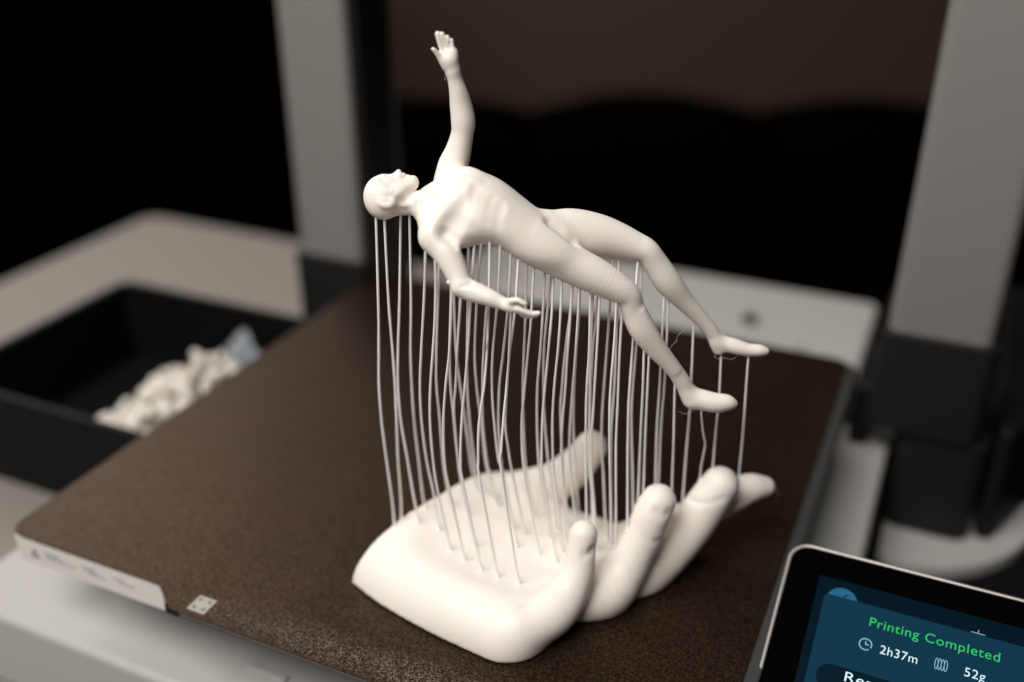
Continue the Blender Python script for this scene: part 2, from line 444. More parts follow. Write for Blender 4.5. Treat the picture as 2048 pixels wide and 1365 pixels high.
# near arm, hanging
f.chain([G(925, 464, 262, 29), G(962, 448, 264, 29)], 4)      # flank
f.chain([G(870, 475, 260, 32), G(893, 506, 257, 28.5), G(914, 548, 254, 23.5), G(922, 572, 252, 20)], 1.6)
f.chain([G(924, 574, 252, 21.5), G(945, 583, 251, 21.5), G(978, 595, 249, 17.5), G(1003, 606, 248, 14), G(1017, 611, 247, 13)], .8)
E_(f, 1029, 615, 246.5, 15, 11, 12, -22, 1.6)
f.chain([G(1022, 602, 245.5, 7), G(1036, 601, 245, 6.2), G(1050, 608, 244.5, 5.4)], 1)
for k, (dx, dy, dd) in enumerate([(0, 0, 0), (-1, 3, 1.0), (-3, 6, 2.0), (-7, 7, 3.0)]):
    f.chain([G(1036, 618, 245.3+dd, 7), G(1052+dx, 624+dy*.6, 245.0+dd, 6.4), G(1066+dx, 628+dy*.6, 244.8+dd, 5.8), G(1078+dx*1.6, 626.5+dy*.6, 244.6+dd, 4.5)], .6)
# far arm, raised
f.chain([G(898, 364, 283, 27), G(905, 335, 283.5, 30), G(916, 304, 284, 26), G(924.5, 268, 284, 22.5), G(926.5, 242, 284, 24.5), G(921.5, 208, 284, 22), G(917, 185, 283.5, 18.5), G(911, 163, 283.2, 15.3), G(906.5, 145, 283, 14.5)], 2.5)
f.chain([G(905, 142, 283, 13), G(898, 122, 282.8, 12.5)], 1.2)
f.chain([G(905, 130, 283, 9.5), G(906, 104, 283.2, 8.5)], 2)
E_(f, 896, 112, 282.7, 17, 15, 8.5, 105, 2)
for pts in ([(887, 104, 6.5), (880, 86, 5.8), (875, 68, 5.4)], [(893, 101, 6), (888, 83, 5.4), (884.5, 68, 4.6)],
            [(899, 101, 5.6), (896.5, 86, 5), (895, 74.5, 4.3)], [(905, 103, 5.4), (904, 90, 4.6), (903.3, 81, 3.9)]):
    f.chain([G(a, b, 282.8, c) for a, b, c in pts], .5)
f.chain([G(891, 132, 282.5, 8.5), G(879, 114, 281.8, 6.2), G(871, 103, 281.3, 4.8), G(866, 98.5, 281, 4.0)], .9)
# pelvis and legs
f.chain([G(1070, 486, 265.5, 35), G(1108, 509, 265, 40), G(1148, 531, 265, 39), G(1192, 553, 264.5, 36), G(1234, 576, 264, 30), G(1256, 592, 264, 26), G(1266, 618, 264, 24.5), G(1284, 657, 264, 27), G(1313, 698, 264, 21), G(1346, 737, 264.5, 16.5), G(1368, 770, 265, 16.5), G(1380, 797, 265, 14.5)], 3)
f.chain([G(1100, 456, 273, 34), G(1142, 460, 275.5, 42.5), G(1190, 470, 276.5, 43), G(1230, 480, 276.5, 37), G(1268, 493, 276, 30), G(1292, 503, 275.5, 26), G(1310, 526, 275.5, 25.5), G(1336, 564, 275.5, 27), G(1368, 602, 276, 20), G(1401, 637, 276.5, 15.5), G(1426, 668, 277, 14.5), G(1437, 698, 277, 12.5)], 3)
f.chain([G(1377, 786, 265, 13), G(1403, 799, 264.5, 20), G(1430, 806, 264, 20), G(1452, 806, 264, 17), G(1465, 808, 264, 10.5)], 2)
E_(f, 1386, 802, 265, 17, 15, 14, -20, 2)
f.chain([G(1436, 682, 277, 12), G(1465, 692, 276.5, 15.5), G(1495, 700, 276, 13), G(1518, 701.5, 276, 12), G(1530, 703, 276, 8.5)], 2)
# modelling of the flesh: hollows and ridges pressed along the seen side
f.groove([(897, 463, 3.3, 1.9), (904, 448, 3.0, 1.6), (915, 426, 2.4, .9), (930, 402, 2.2, .45)], 2.5, 1.3, 2.2)
f.groove([(893, 468), (902, 478), (912, 488)], 1.4, .6, 1.2)
for k in range(4):
    x = 951+k*17; y = 372+k*11
    f.groove([(x+6, y), (x-1, y+26), (x-4, y+52)], 2.6, .02, 1.0)
f.groove([(855, 398), (872, 388), (889, 376)], 1.2, .35, 1, False)
f.groove([(808, 402), (830, 399), (850, 400)], 1.6, .3, 1.2, False)
f.groove([(835, 380), (826, 387), (815, 397), (804, 406)], 1.6, .75, 1)
f.groove([(1106, 444), (1120, 455), (1136, 469), (1150, 481)], 1.8, .8, 2)
f.groove([(1283, 622), (1302, 660), (1326, 702), (1350, 740)], 1.4, .18, 1.4, False)
f.groove([(942, 566), (930, 572), (922, 574)], .8, .3, .6)
f.groove([(889, 96), (885, 84)], .35, .2, .3); f.groove([(896, 97), (891, 82)], .3, .18, .3); f.groove([(902, 98), (899.5, 86)], .3, .18, .3)
P, Fc = f.mesh(1); BW = to_world(P)
body = fast_mesh('figure', BW, Fc, M_FIGURE, SC)
bvh_body = BVHTree.FromPolygons([tuple(p) for p in BW], Fc.tolist())
del f

# ------------------------------------------------------------------ strands
# photo positions along each strand from the body down to the hand; then distance at the top and at the foot (0 = whatever surface is there)
ST = [
 ([752, 437, 757, 620, 757.6, 700, 758, 770, 763, 840, 773, 920, 784, 1000, 789, 1052], 0, 0),
 ([769, 441, 777, 600, 785, 700, 790, 770, 793, 840, 796, 920, 801.5, 992, 803, 1032], 0, 0),
 ([801, 434, 799, 600, 796, 700, 796, 770, 801.5, 840, 815, 920, 827, 992, 838, 1046], 0, 0),
 ([819, 434, 822, 600, 821, 700, 823.5, 770, 828, 840, 837, 920, 845.5, 992, 852, 1017], 0, 0),
 ([851, 508, 848, 600, 842.6, 700, 840, 770, 843, 840, 853, 920, 866, 981, 879, 1059], 0, 0),
 ([870.5, 523, 871, 610, 866, 700, 861, 770, 860, 840, 866, 920, 876, 985, 901, 1100], 0, 0),
 ([878, 530, 876, 610, 873, 700, 873, 770, 879.6, 840, 886, 920, 893, 968, 901, 1010], 0, 0),
 ([904, 582, 899, 700, 891.6, 770, 887, 840, 889, 920, 897, 970, 930, 1121], 0, 0),
 ([902, 580, 899.5, 700, 901, 770, 908, 840, 916, 920, 922, 961, 935, 1029], 262, 0),
 ([908, 590, 912, 700, 921, 775, 930, 840, 938, 900, 945, 945, 958, 990], 268, 290),
 ([921, 603, 914.7, 700, 911.4, 770, 908, 815, 910, 854, 916, 920, 924, 970, 950, 1092], 0, 0),
 ([937, 493, 936, 600, 934, 700, 934.5, 770, 939, 840, 948, 920, 956, 955, 987, 996], 0, 0),
 ([949, 487, 942, 590, 935.6, 700, 930, 770, 923.5, 840, 921, 920, 926, 965, 963, 1142], 0, 0),
 ([963, 481, 955, 580, 949.5, 700, 953, 770, 962, 840, 971, 920, 979, 955, 990, 1000], 0, 0),
 ([979.6, 478, 978, 590, 974, 700, 968.6, 770, 963, 810, 957.6, 854, 956.5, 920, 960, 960, 996, 1156], 0, 0),
 ([974, 612, 967.5, 700, 965, 770, 965.5, 840, 973, 920, 980, 950, 995, 1010], 0, 0),
 ([1001, 484, 996, 590, 986, 700, 984, 770, 988, 840, 997, 920, 1004, 942, 1035, 1095], 0, 0),
 ([1022, 504, 1017, 600, 1007, 700, 999, 770, 996.7, 840, 999, 880, 1004, 935, 1028, 1060], 0, 0),
 ([1037, 518, 1030, 620, 1020, 700, 1013.6, 770, 1007, 840, 1002.6, 900, 1003, 945, 1038, 1170], 0, 0),
 ([1022, 627, 1019, 700, 1012.5, 800, 1011, 854, 1017, 900, 1023.5, 940, 1050, 1068], 0, 0),
 ([1053, 533, 1051, 630, 1048, 700, 1046, 770, 1046.6, 840, 1049, 898, 1052, 935, 1070, 1034], 0, 0),
 ([1067.5, 540, 1062, 640, 1056.5, 700, 1049, 780, 1044, 840, 1044.5, 898, 1051, 960, 1079, 1110], 0, 0),
 ([1089.5, 549, 1086, 620, 1080.7, 700, 1075, 770, 1074, 840, 1077, 920, 1082, 960, 1099, 1076], 0, 0),
 ([1102, 555, 1095, 620, 1088, 700, 1087, 770, 1089.5, 840, 1096, 920, 1102, 955, 1113, 1060], 268, 0),
 ([1106.6, 557, 1104, 620, 1097, 700, 1090.5, 770, 1085, 840, 1083, 920, 1086, 955, 1113, 1126], 0, 0),
 ([1123.5, 566, 1121, 630, 1116, 700, 1109, 770, 1105, 840, 1106, 920, 1109, 955, 1126, 1095], 0, 261),
 ([1144, 574, 1140, 645, 1134.5, 716, 1130.5, 780, 1124, 855, 1123, 912, 1127, 990, 1135, 1075], 0, 264),
 ([1145, 574, 1138, 645, 1131, 698, 1124, 775, 1121, 820, 1123, 875, 1127, 950, 1138, 1050], 268, 274),
 ([1159, 579, 1153, 680, 1146, 770, 1141, 836, 1139, 893, 1142, 950, 1150, 1030, 1158, 1055], 0, 270),
 ([1160, 581, 1157, 640, 1151, 720, 1147, 800, 1147, 860, 1151, 950, 1156, 1050], 272, 285),
 ([1181, 589, 1178.5, 698, 1174, 770, 1172, 836, 1172, 950, 1173, 1020, 1176, 1068], 0, 262),
 ([1186, 590, 1181, 715, 1180, 780, 1179, 850, 1181, 950, 1188, 1030, 1192, 1070], 268, 266),
 ([1199.5, 593, 1195, 680, 1189, 780, 1185.7, 836, 1183, 874, 1184, 950, 1189.5, 1020, 1195, 1072], 0, 264),
 ([1196, 592, 1192, 640, 1186, 700, 1181.5, 780, 1181, 850, 1183, 950, 1185, 1040, 1188, 1075], 270, 270),
 ([1226, 519, 1220.7, 600, 1215, 680, 1207.5, 780, 1204, 836, 1203, 893, 1206.7, 950, 1209.5, 1020, 1213, 1078], 0, 0),
 ([1233, 602, 1229, 680, 1221, 780, 1219, 855, 1220, 931, 1222, 1020, 1222, 1101], 0, 0),
 ([1238, 519, 1234, 640, 1229.5, 760, 1224, 836, 1221.5, 893, 1222, 1020, 1224, 1094], 0, 0),
 ([1243, 640, 1239, 716, 1236.5, 780, 1235, 817, 1232, 893, 1232, 1020, 1231, 1096], 0, 0),
 ([1276, 521, 1272, 575, 1266, 681, 1259, 780, 1257, 817, 1255.5, 900, 1255, 1020, 1255, 1060], 0, 0),
 ([1284, 525, 1281, 585, 1273, 692, 1265.5, 780, 1263, 836, 1265, 950, 1266, 1020, 1266, 1055], 275, 272),
 ([1288, 706, 1285.7, 780, 1282, 855, 1278, 950, 1276, 1000, 1276, 1040], 0, 268),
 ([1298, 716, 1295, 780, 1291.5, 855, 1288, 950, 1286, 1000, 1286, 1030], 0, 268),
 ([1328.5, 598, 1324, 672, 1319, 780, 1314, 855, 1310.5, 968, 1309, 1020], 0, 271),
 ([1337, 604, 1333, 690, 1328.6, 775, 1322, 855, 1317, 968, 1315, 1020], 275, 273),
 ([1349.5, 775, 1347.6, 874, 1344, 973, 1343, 1020], 0, 270),
 ([1387.5, 648, 1383, 750, 1380, 817, 1372, 912, 1365, 1006, 1364, 1035], 0, 275),
 ([1403, 822, 1404, 842, 1407, 868, 1410.6, 889, 1406, 915, 1402, 935, 1400, 960], 0, 0),
 ([1442, 718, 1438, 800, 1434, 840, 1429, 895, 1425.5, 938], 0, 0),
 ([1497, 713, 1492, 780, 1488, 840, 1483, 900, 1478, 956], 0, 276),
]
rs = random.Random(4)
def cast(bvh, px, py):
    v = ray(px, py); v = v/np.linalg.norm(v)
    h = bvh.ray_cast(Vector(CAM), Vector(v))
    return None if h[0] is None else np.array(h[0])
for (xy, dt, dbot) in ST:
    xy = [(xy[i], xy[i+1]) for i in range(0, len(xy), 2)]
    (tx, ty), (bx, by) = xy[0], xy[-1]
    hb = None
    if dbot:
        q = at_d(bx, by, dbot); h = bvh_hand.ray_cast(Vector(q)+Vector((0, 0, 7)), Vector((0, 0, -1)))
        hb = np.array(h[0]) if h[0] is not None else q
    else:
        for dy in (0, 4, 8, 14, 20, 28):
            hb = cast(bvh_hand, bx, by+dy)
            if hb is not None: break
        if hb is None: print('no foot', bx, by); hb = at_z(bx, by, 12)
    db = loc3(hb)[1]; ht = None
    if not dt:
        for dy in (3, 6, 10, 16):
            ht = cast(bvh_body, tx, ty-dy)
            if ht is not None: break
    dT = dt or (loc3(ht)[1]+1.2 if ht is not None else db)
    top = at_d(tx, ty, dT)
    pts = [top+np.array([0, 0, 2.5]), top]
    for x, y in xy[1:-1]: pts.append(at_d(x, y, dT+(db-dT)*(y-ty)/(by-ty)))
    pts += [hb+np.array([0, 0, .1]), hb-np.array([0, 0, 1.0])]
    C = spline(pts, 6)
    r0 = (.37 if tx < 1300 else .35) if ty < 830 and tx < 1400 else .31
    rad = [r0*(1+.05*math.sin(i*.9+tx)+rs.uniform(-.04, .04)) for i in range(len(C))]
    n_ = len(C)
    for q, w_ in ((n_-1, 2.6), (n_-2, 2.4), (n_-3, 2.3), (n_-4, 2.3), (n_-5, 2.2), (n_-6, 2.1), (n_-7, 1.9), (n_-8, 1.1)): rad[q] *= w_ if not dbot else 1
    V, Q = tube_mesh(C, rad, 8)
    mesh_obj('strand', V, Q, M_STRAND, SC)
    if not dbot and bx < 1240:               # little tapering ridge beside each visible foot
        R_ = []
        for k in range(6):
            q = hb+RT*(k*.62-.3)+HZ*k*.12; h = bvh_hand.ray_cast(Vector(q)+Vector((0, 0, 6)), Vector((0, 0, -1)))
            if h[0] is not None: R_.append(np.array(h[0])+np.array([0, 0, .05]))
        if len(R_) == 6:
            V, Q = tube_mesh(R_, [.55, .5, .42, .36, .28, .15], 6); mesh_obj('foot_ridge', V, Q, M_PRINT, SC)
# stray wisps of plastic
def wisp(pts, r=.03):
    V, Q = tube_mesh(spline(pts, 8), r, 4); mesh_obj('plastic_wisp', V, Q, M_STRAND, SC)
wisp([at_d(*p) for p in [(1368, 660, 268), (1356, 672, 268), (1352, 684, 267), (1345, 690, 266), (1340, 698, 266)]])
wisp([at_d(*p) for p in [(1357, 823, 264), (1372, 828, 264), (1388, 822, 264), (1402, 824, 264)]])
wisp([at_d(*p) for p in [(1428, 712, 276), (1436, 718, 275), (1448, 716, 275), (1462, 719, 275), (1474, 713, 276)]])
wisp([at_d(*p) for p in [(982, 508, 262), (988, 520, 262), (1000, 527, 262), (1006, 526, 262)]])
wisp([at_d(*p) for p in [(1006, 538, 262), (1012, 541, 262), (1020, 546, 262)]])
wisp([at_d(*p) for p in [(1550, 975, 283), (1556, 983, 283), (1552, 991, 283)]])
wisp([at_d(*p) for p in [(892, 152, 283), (889, 158, 283), (893, 161, 283)]])
V, Q = tube_mesh([at_d(894, 563, 252), at_d(897, 566, 252), at_d(903, 567, 252)], [.35, .45, .4], 8); mesh_obj('plastic_wisp', V, Q, M_PRINT, SC)
# ------------------------------------------------------------------ the printer
PR = empty('printer', (128, 200, -40), 'pale grey 3D printer with two uprights and a lit touch screen', 'printer')
# brown textured plate
mp = mat('textured_brown_plate', (.052, .034, .024), rough=.40, metal=.85, spec=.3)
nt = mp.node_tree; b = nt.nodes['Principled BSDF']
g = nt.nodes.new('ShaderNodeNewGeometry')
vo = nt.nodes.new('ShaderNodeTexVoronoi'); vo.inputs['Scale'].default_value = 2600
no = nt.nodes.new('ShaderNodeTexNoise'); no.inputs['Scale'].default_value = 900; no.inputs['Detail'].default_value = 6; no.inputs['Roughness'].default_value = .9
n3 = nt.nodes.new('ShaderNodeTexNoise'); n3.inputs['Scale'].default_value = 18; n3.inputs['Detail'].default_value = 4
for q in (vo, no, n3): nt.links.new(g.outputs['Position'], q.inputs['Vector'])
ad = nt.nodes.new('ShaderNodeMath'); ad.operation = 'MULTIPLY_ADD'; ad.inputs[1].default_value = .8; ad.inputs[2].default_value = 0
nt.links.new(vo.outputs['Distance'], ad.inputs[0]); nt.links.new(no.outputs['Fac'], ad.inputs[2])
bp = nt.nodes.new('ShaderNodeBump'); bp.inputs['Strength'].default_value = .6; bp.inputs['Distance'].default_value = .12*S
nt.links.new(ad.outputs[0], bp.inputs['Height']); nt.links.new(bp.outputs['Normal'], b.inputs['Normal'])
cr = nt.nodes.new('ShaderNodeValToRGB'); vs_ = nt.nodes.new('ShaderNodeSeparateColor'); nt.links.new(vo.outputs['Color'], vs_.inputs[0])
sm = nt.nodes.new('ShaderNodeMath'); sm.operation = 'MULTIPLY_ADD'; sm.inputs[1].default_value = .35
nt.links.new(vs_.outputs[0], sm.inputs[0]); nt.links.new(no.outputs['Fac'], sm.inputs[2])
nt.links.new(sm.outputs[0], cr.inputs['Fac'])
cr.color_ramp.elements[0].position = .55; cr.color_ramp.elements[0].color = (.020, .012, .0075, 1)
cr.color_ramp.elements[1].position = .90; cr.color_ramp.elements[1].color = (.15, .092, .058, 1)
mx = nt.nodes.new('ShaderNodeMix'); mx.data_type = 'RGBA'; mx.blend_type = 'MULTIPLY'; mx.inputs['Factor'].default_value = .35
nt.links.new(cr.outputs['Color'], mx.inputs['A']); nt.links.new(n3.outputs['Fac'], mx.inputs['B'])
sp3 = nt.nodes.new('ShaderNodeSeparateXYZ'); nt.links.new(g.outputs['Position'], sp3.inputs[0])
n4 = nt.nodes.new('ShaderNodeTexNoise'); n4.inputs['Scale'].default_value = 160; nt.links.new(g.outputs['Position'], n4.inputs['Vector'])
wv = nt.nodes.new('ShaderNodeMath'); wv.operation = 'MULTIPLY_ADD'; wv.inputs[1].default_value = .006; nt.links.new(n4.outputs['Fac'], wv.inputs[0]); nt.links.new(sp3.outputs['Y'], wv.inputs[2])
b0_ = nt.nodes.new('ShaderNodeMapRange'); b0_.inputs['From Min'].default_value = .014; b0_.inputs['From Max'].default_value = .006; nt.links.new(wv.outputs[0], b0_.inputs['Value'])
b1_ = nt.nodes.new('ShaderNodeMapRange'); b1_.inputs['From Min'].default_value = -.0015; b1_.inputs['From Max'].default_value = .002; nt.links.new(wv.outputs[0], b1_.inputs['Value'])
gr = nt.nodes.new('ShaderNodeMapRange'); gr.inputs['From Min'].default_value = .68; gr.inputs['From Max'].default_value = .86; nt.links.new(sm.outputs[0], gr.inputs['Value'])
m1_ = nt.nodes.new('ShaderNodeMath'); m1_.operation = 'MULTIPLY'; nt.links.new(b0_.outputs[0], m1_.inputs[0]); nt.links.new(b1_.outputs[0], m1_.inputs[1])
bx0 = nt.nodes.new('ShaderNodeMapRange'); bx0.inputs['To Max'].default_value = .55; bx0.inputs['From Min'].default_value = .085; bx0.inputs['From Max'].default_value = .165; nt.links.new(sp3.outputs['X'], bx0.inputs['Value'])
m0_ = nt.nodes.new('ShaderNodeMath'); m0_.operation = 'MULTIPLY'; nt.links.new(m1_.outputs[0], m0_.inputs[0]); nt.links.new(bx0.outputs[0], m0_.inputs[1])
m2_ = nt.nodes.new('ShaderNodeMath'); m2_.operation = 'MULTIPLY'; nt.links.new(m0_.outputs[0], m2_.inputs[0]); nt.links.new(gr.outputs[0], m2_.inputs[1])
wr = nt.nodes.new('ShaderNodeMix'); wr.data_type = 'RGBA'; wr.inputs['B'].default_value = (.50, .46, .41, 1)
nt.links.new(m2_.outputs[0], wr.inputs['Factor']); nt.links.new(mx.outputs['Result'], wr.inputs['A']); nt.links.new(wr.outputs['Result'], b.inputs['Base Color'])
mr = nt.nodes.new('ShaderNodeMapRange'); mr.inputs['To Min'].default_value = .36; mr.inputs['To Max'].default_value = .46
nt.links.new(n3.outputs['Fac'], mr.inputs['Value']); nt.links.new(mr.outputs['Result'], b.inputs['Roughness'])
out = rounded([(2.5, 2.8), (72, 2.8), (83, -4.7), (175, -4.7), (186, 2.8), (257, 2.8), (257, 257), (2.5, 257)], [7, 4, 5, 5, 4, 7, 7, 7], 8)
PL = empty('build_plate', (128, 128, -1), 'brown textured steel print plate with rounded corners lying on the heated bed', 'print plate')
prism('plate_sheet', out, -.62, 0, mp, PL, bevel=.12)
# pale square sticker mark near the front edge
mk = mat('marker_white', (.36, .335, .30), rough=.5)
def zq(px, py): p = at_z(px, py, 0); return (p[0], p[1])
a0 = zq(405, 1191); 
mc = np.array(zq(404, 1210)); h = 3.4
prism('square_mark', [(mc[0]-h, mc[1]-h), (mc[0]+h, mc[1]-h), (mc[0]+h, mc[1]+h), (mc[0]-h, mc[1]+h)], .0, .06, mk, PL)
for (x0, y0, x1, y1) in [(-2.3, 1.7, -.9, 2.3), (.9, 1.7, 2.3, 2.3), (-2.3, -2.3, -.9, -1.7), (.9, -2.3, 2.3, -1.7), (-2.3, .9, -1.7, 1.7), (1.7, .9, 2.3, 1.7), (-2.3, -1.7, -1.7, -.9), (1.7, -1.7, 2.3, -.9)]:
    prism('mark_corner', [(mc[0]+x0, mc[1]+y0), (mc[0]+x1, mc[1]+y0), (mc[0]+x1, mc[1]+y1), (mc[0]+x0, mc[1]+y1)], .06, .10, M_BED, PL)
# heated bed
bed = prism('heated_bed', rounded([(3.5, 5.2), (261.5, 5.2), (261.5, 257), (3.5, 257)], [7, 7, 7, 7]), -11.5, -1.0, M_BED, PR, bevel=.8)
lab = box('warning_label', (6, 3.1, -11.6), (72.5, 5.3, -1.0), M_LABEL, bed, bevel=.25)
def lab_box(x0, z0, x1, z1): return box('label_print', (x0+6, 2.98, z0-.8), (x1+6, 3.09, z1-.8), M_PRINTING, bed)
for z0, x0, x1 in [(-3.9, 13, 20), (-5.1, 13.5, 22.5), (-6.3, 13.5, 27.5), (-4.0, 31, 36.5), (-5.2, 31, 38), (-6.4, 33, 41), (-4.4, 45, 50), (-5.8, 47, 54)]:
    x = x0; r = random.Random(int(x0*10-z0*7))
    while x < x1:
        w_ = r.uniform(.5, 1.6); lab_box(x, z0, min(x+w_, x1), z0+.75); x += w_+.35
bm = bmesh.new()
tri = [(-1, 0), (1, 0), (0, 1.8)]
T0 = [(14.5+u*2.1, 2.98, -8.2+v*2.1) for u, v in tri]; T1 = [(14.5+u*1.1, 2.98, -7.6+v*1.15) for u, v in tri]
A = [bm.verts.new(p) for p in T0]; B = [bm.verts.new(p) for p in T1]
for i in range(3): bm.faces.new((A[i], A[(i+1) % 3], B[(i+1) % 3], B[i]))
bmesh.ops.solidify(bm, geom=list(bm.faces), thickness=.1)
bm_obj('warning_triangle', bm, M_PRINTING, bed)
box('bed_screw', (78, -2.6, -6.0), (84, 4.0, -1.6), M_BLACK, bed, bevel=1.2)
box('plate_support', (86, -4.3, -1.6), (172, 5.15, -.66), M_ALU, bed, bevel=.25)
box('bed_carriage', (60, 60, -30), (200, 200, -12), M_BLACK, PR, bevel=2)
# white base
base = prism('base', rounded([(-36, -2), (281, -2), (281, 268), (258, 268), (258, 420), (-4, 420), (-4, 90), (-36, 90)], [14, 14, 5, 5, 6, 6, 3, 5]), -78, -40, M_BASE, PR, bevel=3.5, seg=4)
for x0 in (92, 118): box('base_rib', (x0, 14, -41), (x0+17, 17.5, -38.6), M_BASE, PR, bevel=.8)
box('rear_cover', (50, 300, -42), (225, 345, -38), M_BASE, PR, bevel=1.5)
bm = bmesh.new(); bmesh.ops.create_cone(bm, cap_ends=True, segments=24, radius1=4.5, radius2=4, depth=3)
p = at_z(1500, 632, -36)
for v in bm.verts: v.co += Vector((p[0], p[1], -37.5))
bm_obj('rear_knob', bm, M_FOOT, PR, smooth=True)
# uprights
def upright(x0, x1, zf, zl):
    y0, y1 = 246, 296
    u = prism('upright', rounded([(x0, y0), (x1, y0), (x1, y1), (x0, y1)], 5), zf-3, 420, M_ALU, PR, bevel=0)
    for p in u.data.polygons: p.use_smooth = False
    prism('upright_foot', rounded([(x0-3, y0-3), (x1+3, y0-3), (x1+3, y1+3), (x0-3, y1+3)], 6), zl, zf, M_FOOT, PR, bevel=1)
    return u
upright(-42, -1, 9, -77.9)
upright(271.5, 314.5, 24, -25)
prism('foot_block', rounded([(284, 245.5), (323, 245.5), (323, 292), (284, 292)], 8), -77.9, -25.1, M_FOOT, PR, bevel=2)
box('side_slot', (-.6, 249, -25), (4.5, 280, 420), M_BLACK, PR)
box('cable_bracket', (262, 252, -48), (271, 300, -8), M_BLACK, PR, bevel=2)
# touch screen, tilted towards the user
Zt = 17.0; TL = at_z(1588, 1084, Zt)
best = None
for k in range(0, 800):
    al = math.radians(k*.1)
    Y = np.array([0, -math.cos(al), -math.sin(al)])
    P1 = TL+Y*40; v = P1-CAM; sx = 1024+FPX*np.dot(v, CX)/np.dot(v, Fv); sy = 682.5-FPX*np.dot(v, CU)/np.dot(v, Fv)
    Q = TL; v = Q-CAM; qx = 1024+FPX*np.dot(v, CX)/np.dot(v, Fv); qy = 682.5-FPX*np.dot(v, CU)/np.dot(v, Fv)
    sl = (sx-qx)/(sy-qy); e = abs(sl-(-.262))
    if best is None or e < best[0]: best = (e, al)
al = best[1]; print('screen tilt', math.degrees(al), TL)
SY = np.array([0, -math.cos(al), -math.sin(al)]); SX = np.array([1., 0, 0]); SN = np.cross(SX, -SY)*1.0
def on_screen(px, py):         # photo position -> (across, down) on the screen plane, mm from its top left corner
    v = ray(px, py); t = np.dot(TL-CAM, SN)/np.dot(v, SN); P = CAM+v*t-TL
    return float(np.dot(P, SX)), float(np.dot(P, SY))
FR = (TL, SX, -SY, SN)          # frame: x across, y up the screen
M_RIM = mat('screen_rim', (.50, .47, .44), rough=.35, metal=.5)
M_GLASS = mat('screen_glass', (.001, .001, .0012), rough=.14, spec=.1, bump=(2500, .04, .02))
M_LIT = mat('display_navy', (.0, .004, .008), rough=.15, emis=(.0012, .0045, .009), estr=1)
M_CARD = mat('display_card_blue', (.001, .01, .02), rough=.15, emis=(.0045, .027, .050), estr=1.0)
M_BTN = mat('display_button', (.0, .003, .006), rough=.15, emis=(.0015, .008, .014), estr=1)
M_DISC = mat('display_disc', (.0, .01, .02), rough=.15, emis=(.022, .12, .21), estr=1)
M_GREEN = mat('display_green', (0, .05, .01), emis=(.006, .52, .10), estr=1)
M_WHITE = mat('display_white', (.1, .1, .1), emis=(.62, .85, .92), estr=1)
M_ICON = mat('display_icon', (.05, .05, .05), emis=(.20, .42, .50), estr=1)
scr = prism('touch_screen', rounded([(-.6, .6), (96, .6), (96, -66), (-.6, -66)], 6.6, 12), -7, -.45, M_RIM, PR, bevel=.5, frame=FR)
def sp(name, pts, z, m, th=.05, bevel=0): return prism(name, pts, z-th, z, m, scr, bevel=bevel, frame=FR)
rim = rounded([(-.6, .6), (96, .6), (96, -66), (-.6, -66)], 6.6, 12); inn = rounded([(.45, -.45), (95, -.45), (95, -65), (.45, -65)], 5.6, 12)
bm = bmesh.new()
def ringv(pts, z): return [bm.verts.new(Vector(TL)+Vector(SX)*x-Vector(SY)*y+Vector(SN)*z) for x, y in pts]
o0 = ringv(rim, -.5); o1 = ringv(rim, -.05); mid = ringv([((a[0]+b_[0])/2, (a[1]+b_[1])/2) for a, b_ in zip(rim, inn)], .22); i1 = ringv(inn, -.02); i0 = ringv(inn, -.5)
for A, B in ((o0, o1), (o1, mid), (mid, i1), (i1, i0)):
    for i in range(len(A)): bm.faces.new((A[i], A[(i+1) % len(A)], B[(i+1) % len(A)], B[i]))
bmesh.ops.recalc_face_normals(bm, faces=bm.faces)
bm_obj('screen_rim', bm, M_RIM, scr, smooth=True)
sp('screen_glass', inn, -.12, M_GLASS, .25)
tl = on_screen(1640, 1150); cl = on_screen(1650, 1186)
sp('display', [(tl[0], -tl[1]), (88, -tl[1]), (88, -60), (tl[0], -60)], -.06, M_LIT)
cx_, cy_ = cl
sp('dialog_card', rounded([(cx_, -cy_), (82, -cy_), (82, -56), (cx_, -56)], [1.2, 1.2, 1.2, 1.2]), -.02, M_CARD, .035)
# back disc peeping over the card
c = on_screen(1683, 1204); r = 4.6
arc = [(c[0]+r*math.cos(t), -c[1]+r*math.sin(t)) for t in np.linspace(0, math.pi*2, 40)]
arc = [(x, y) for x, y in arc if y > -cy_+.05]
arc = sorted(arc, key=lambda q: -q[0]) if False else arc
ys = -cy_+.05; tt = math.asin(min(1, max(-1, (ys+c[1])/r)))
arc = [(c[0]+r*math.cos(t), -c[1]+r*math.sin(t)) for t in np.linspace(tt, math.pi-tt, 28)]
sp('back_button', arc, -.03, M_DISC, .03)
bx_ = on_screen(1688, 1190)
def bar(name, p, q, wd, m, z=.03):
    p = np.array(p); q = np.array(q); d_ = (q-p)/np.linalg.norm(q-p); n_ = np.array([-d_[1], d_[0]])*wd/2
    return sp(name, [tuple(p+n_), tuple(p-n_), tuple(q-n_), tuple(q+n_)], z, m, .04)
bar('back_arrow', (c[0]+.2, -cy_+.25), (c[0]+1.6, -cy_+1.35), .4, M_LIT)
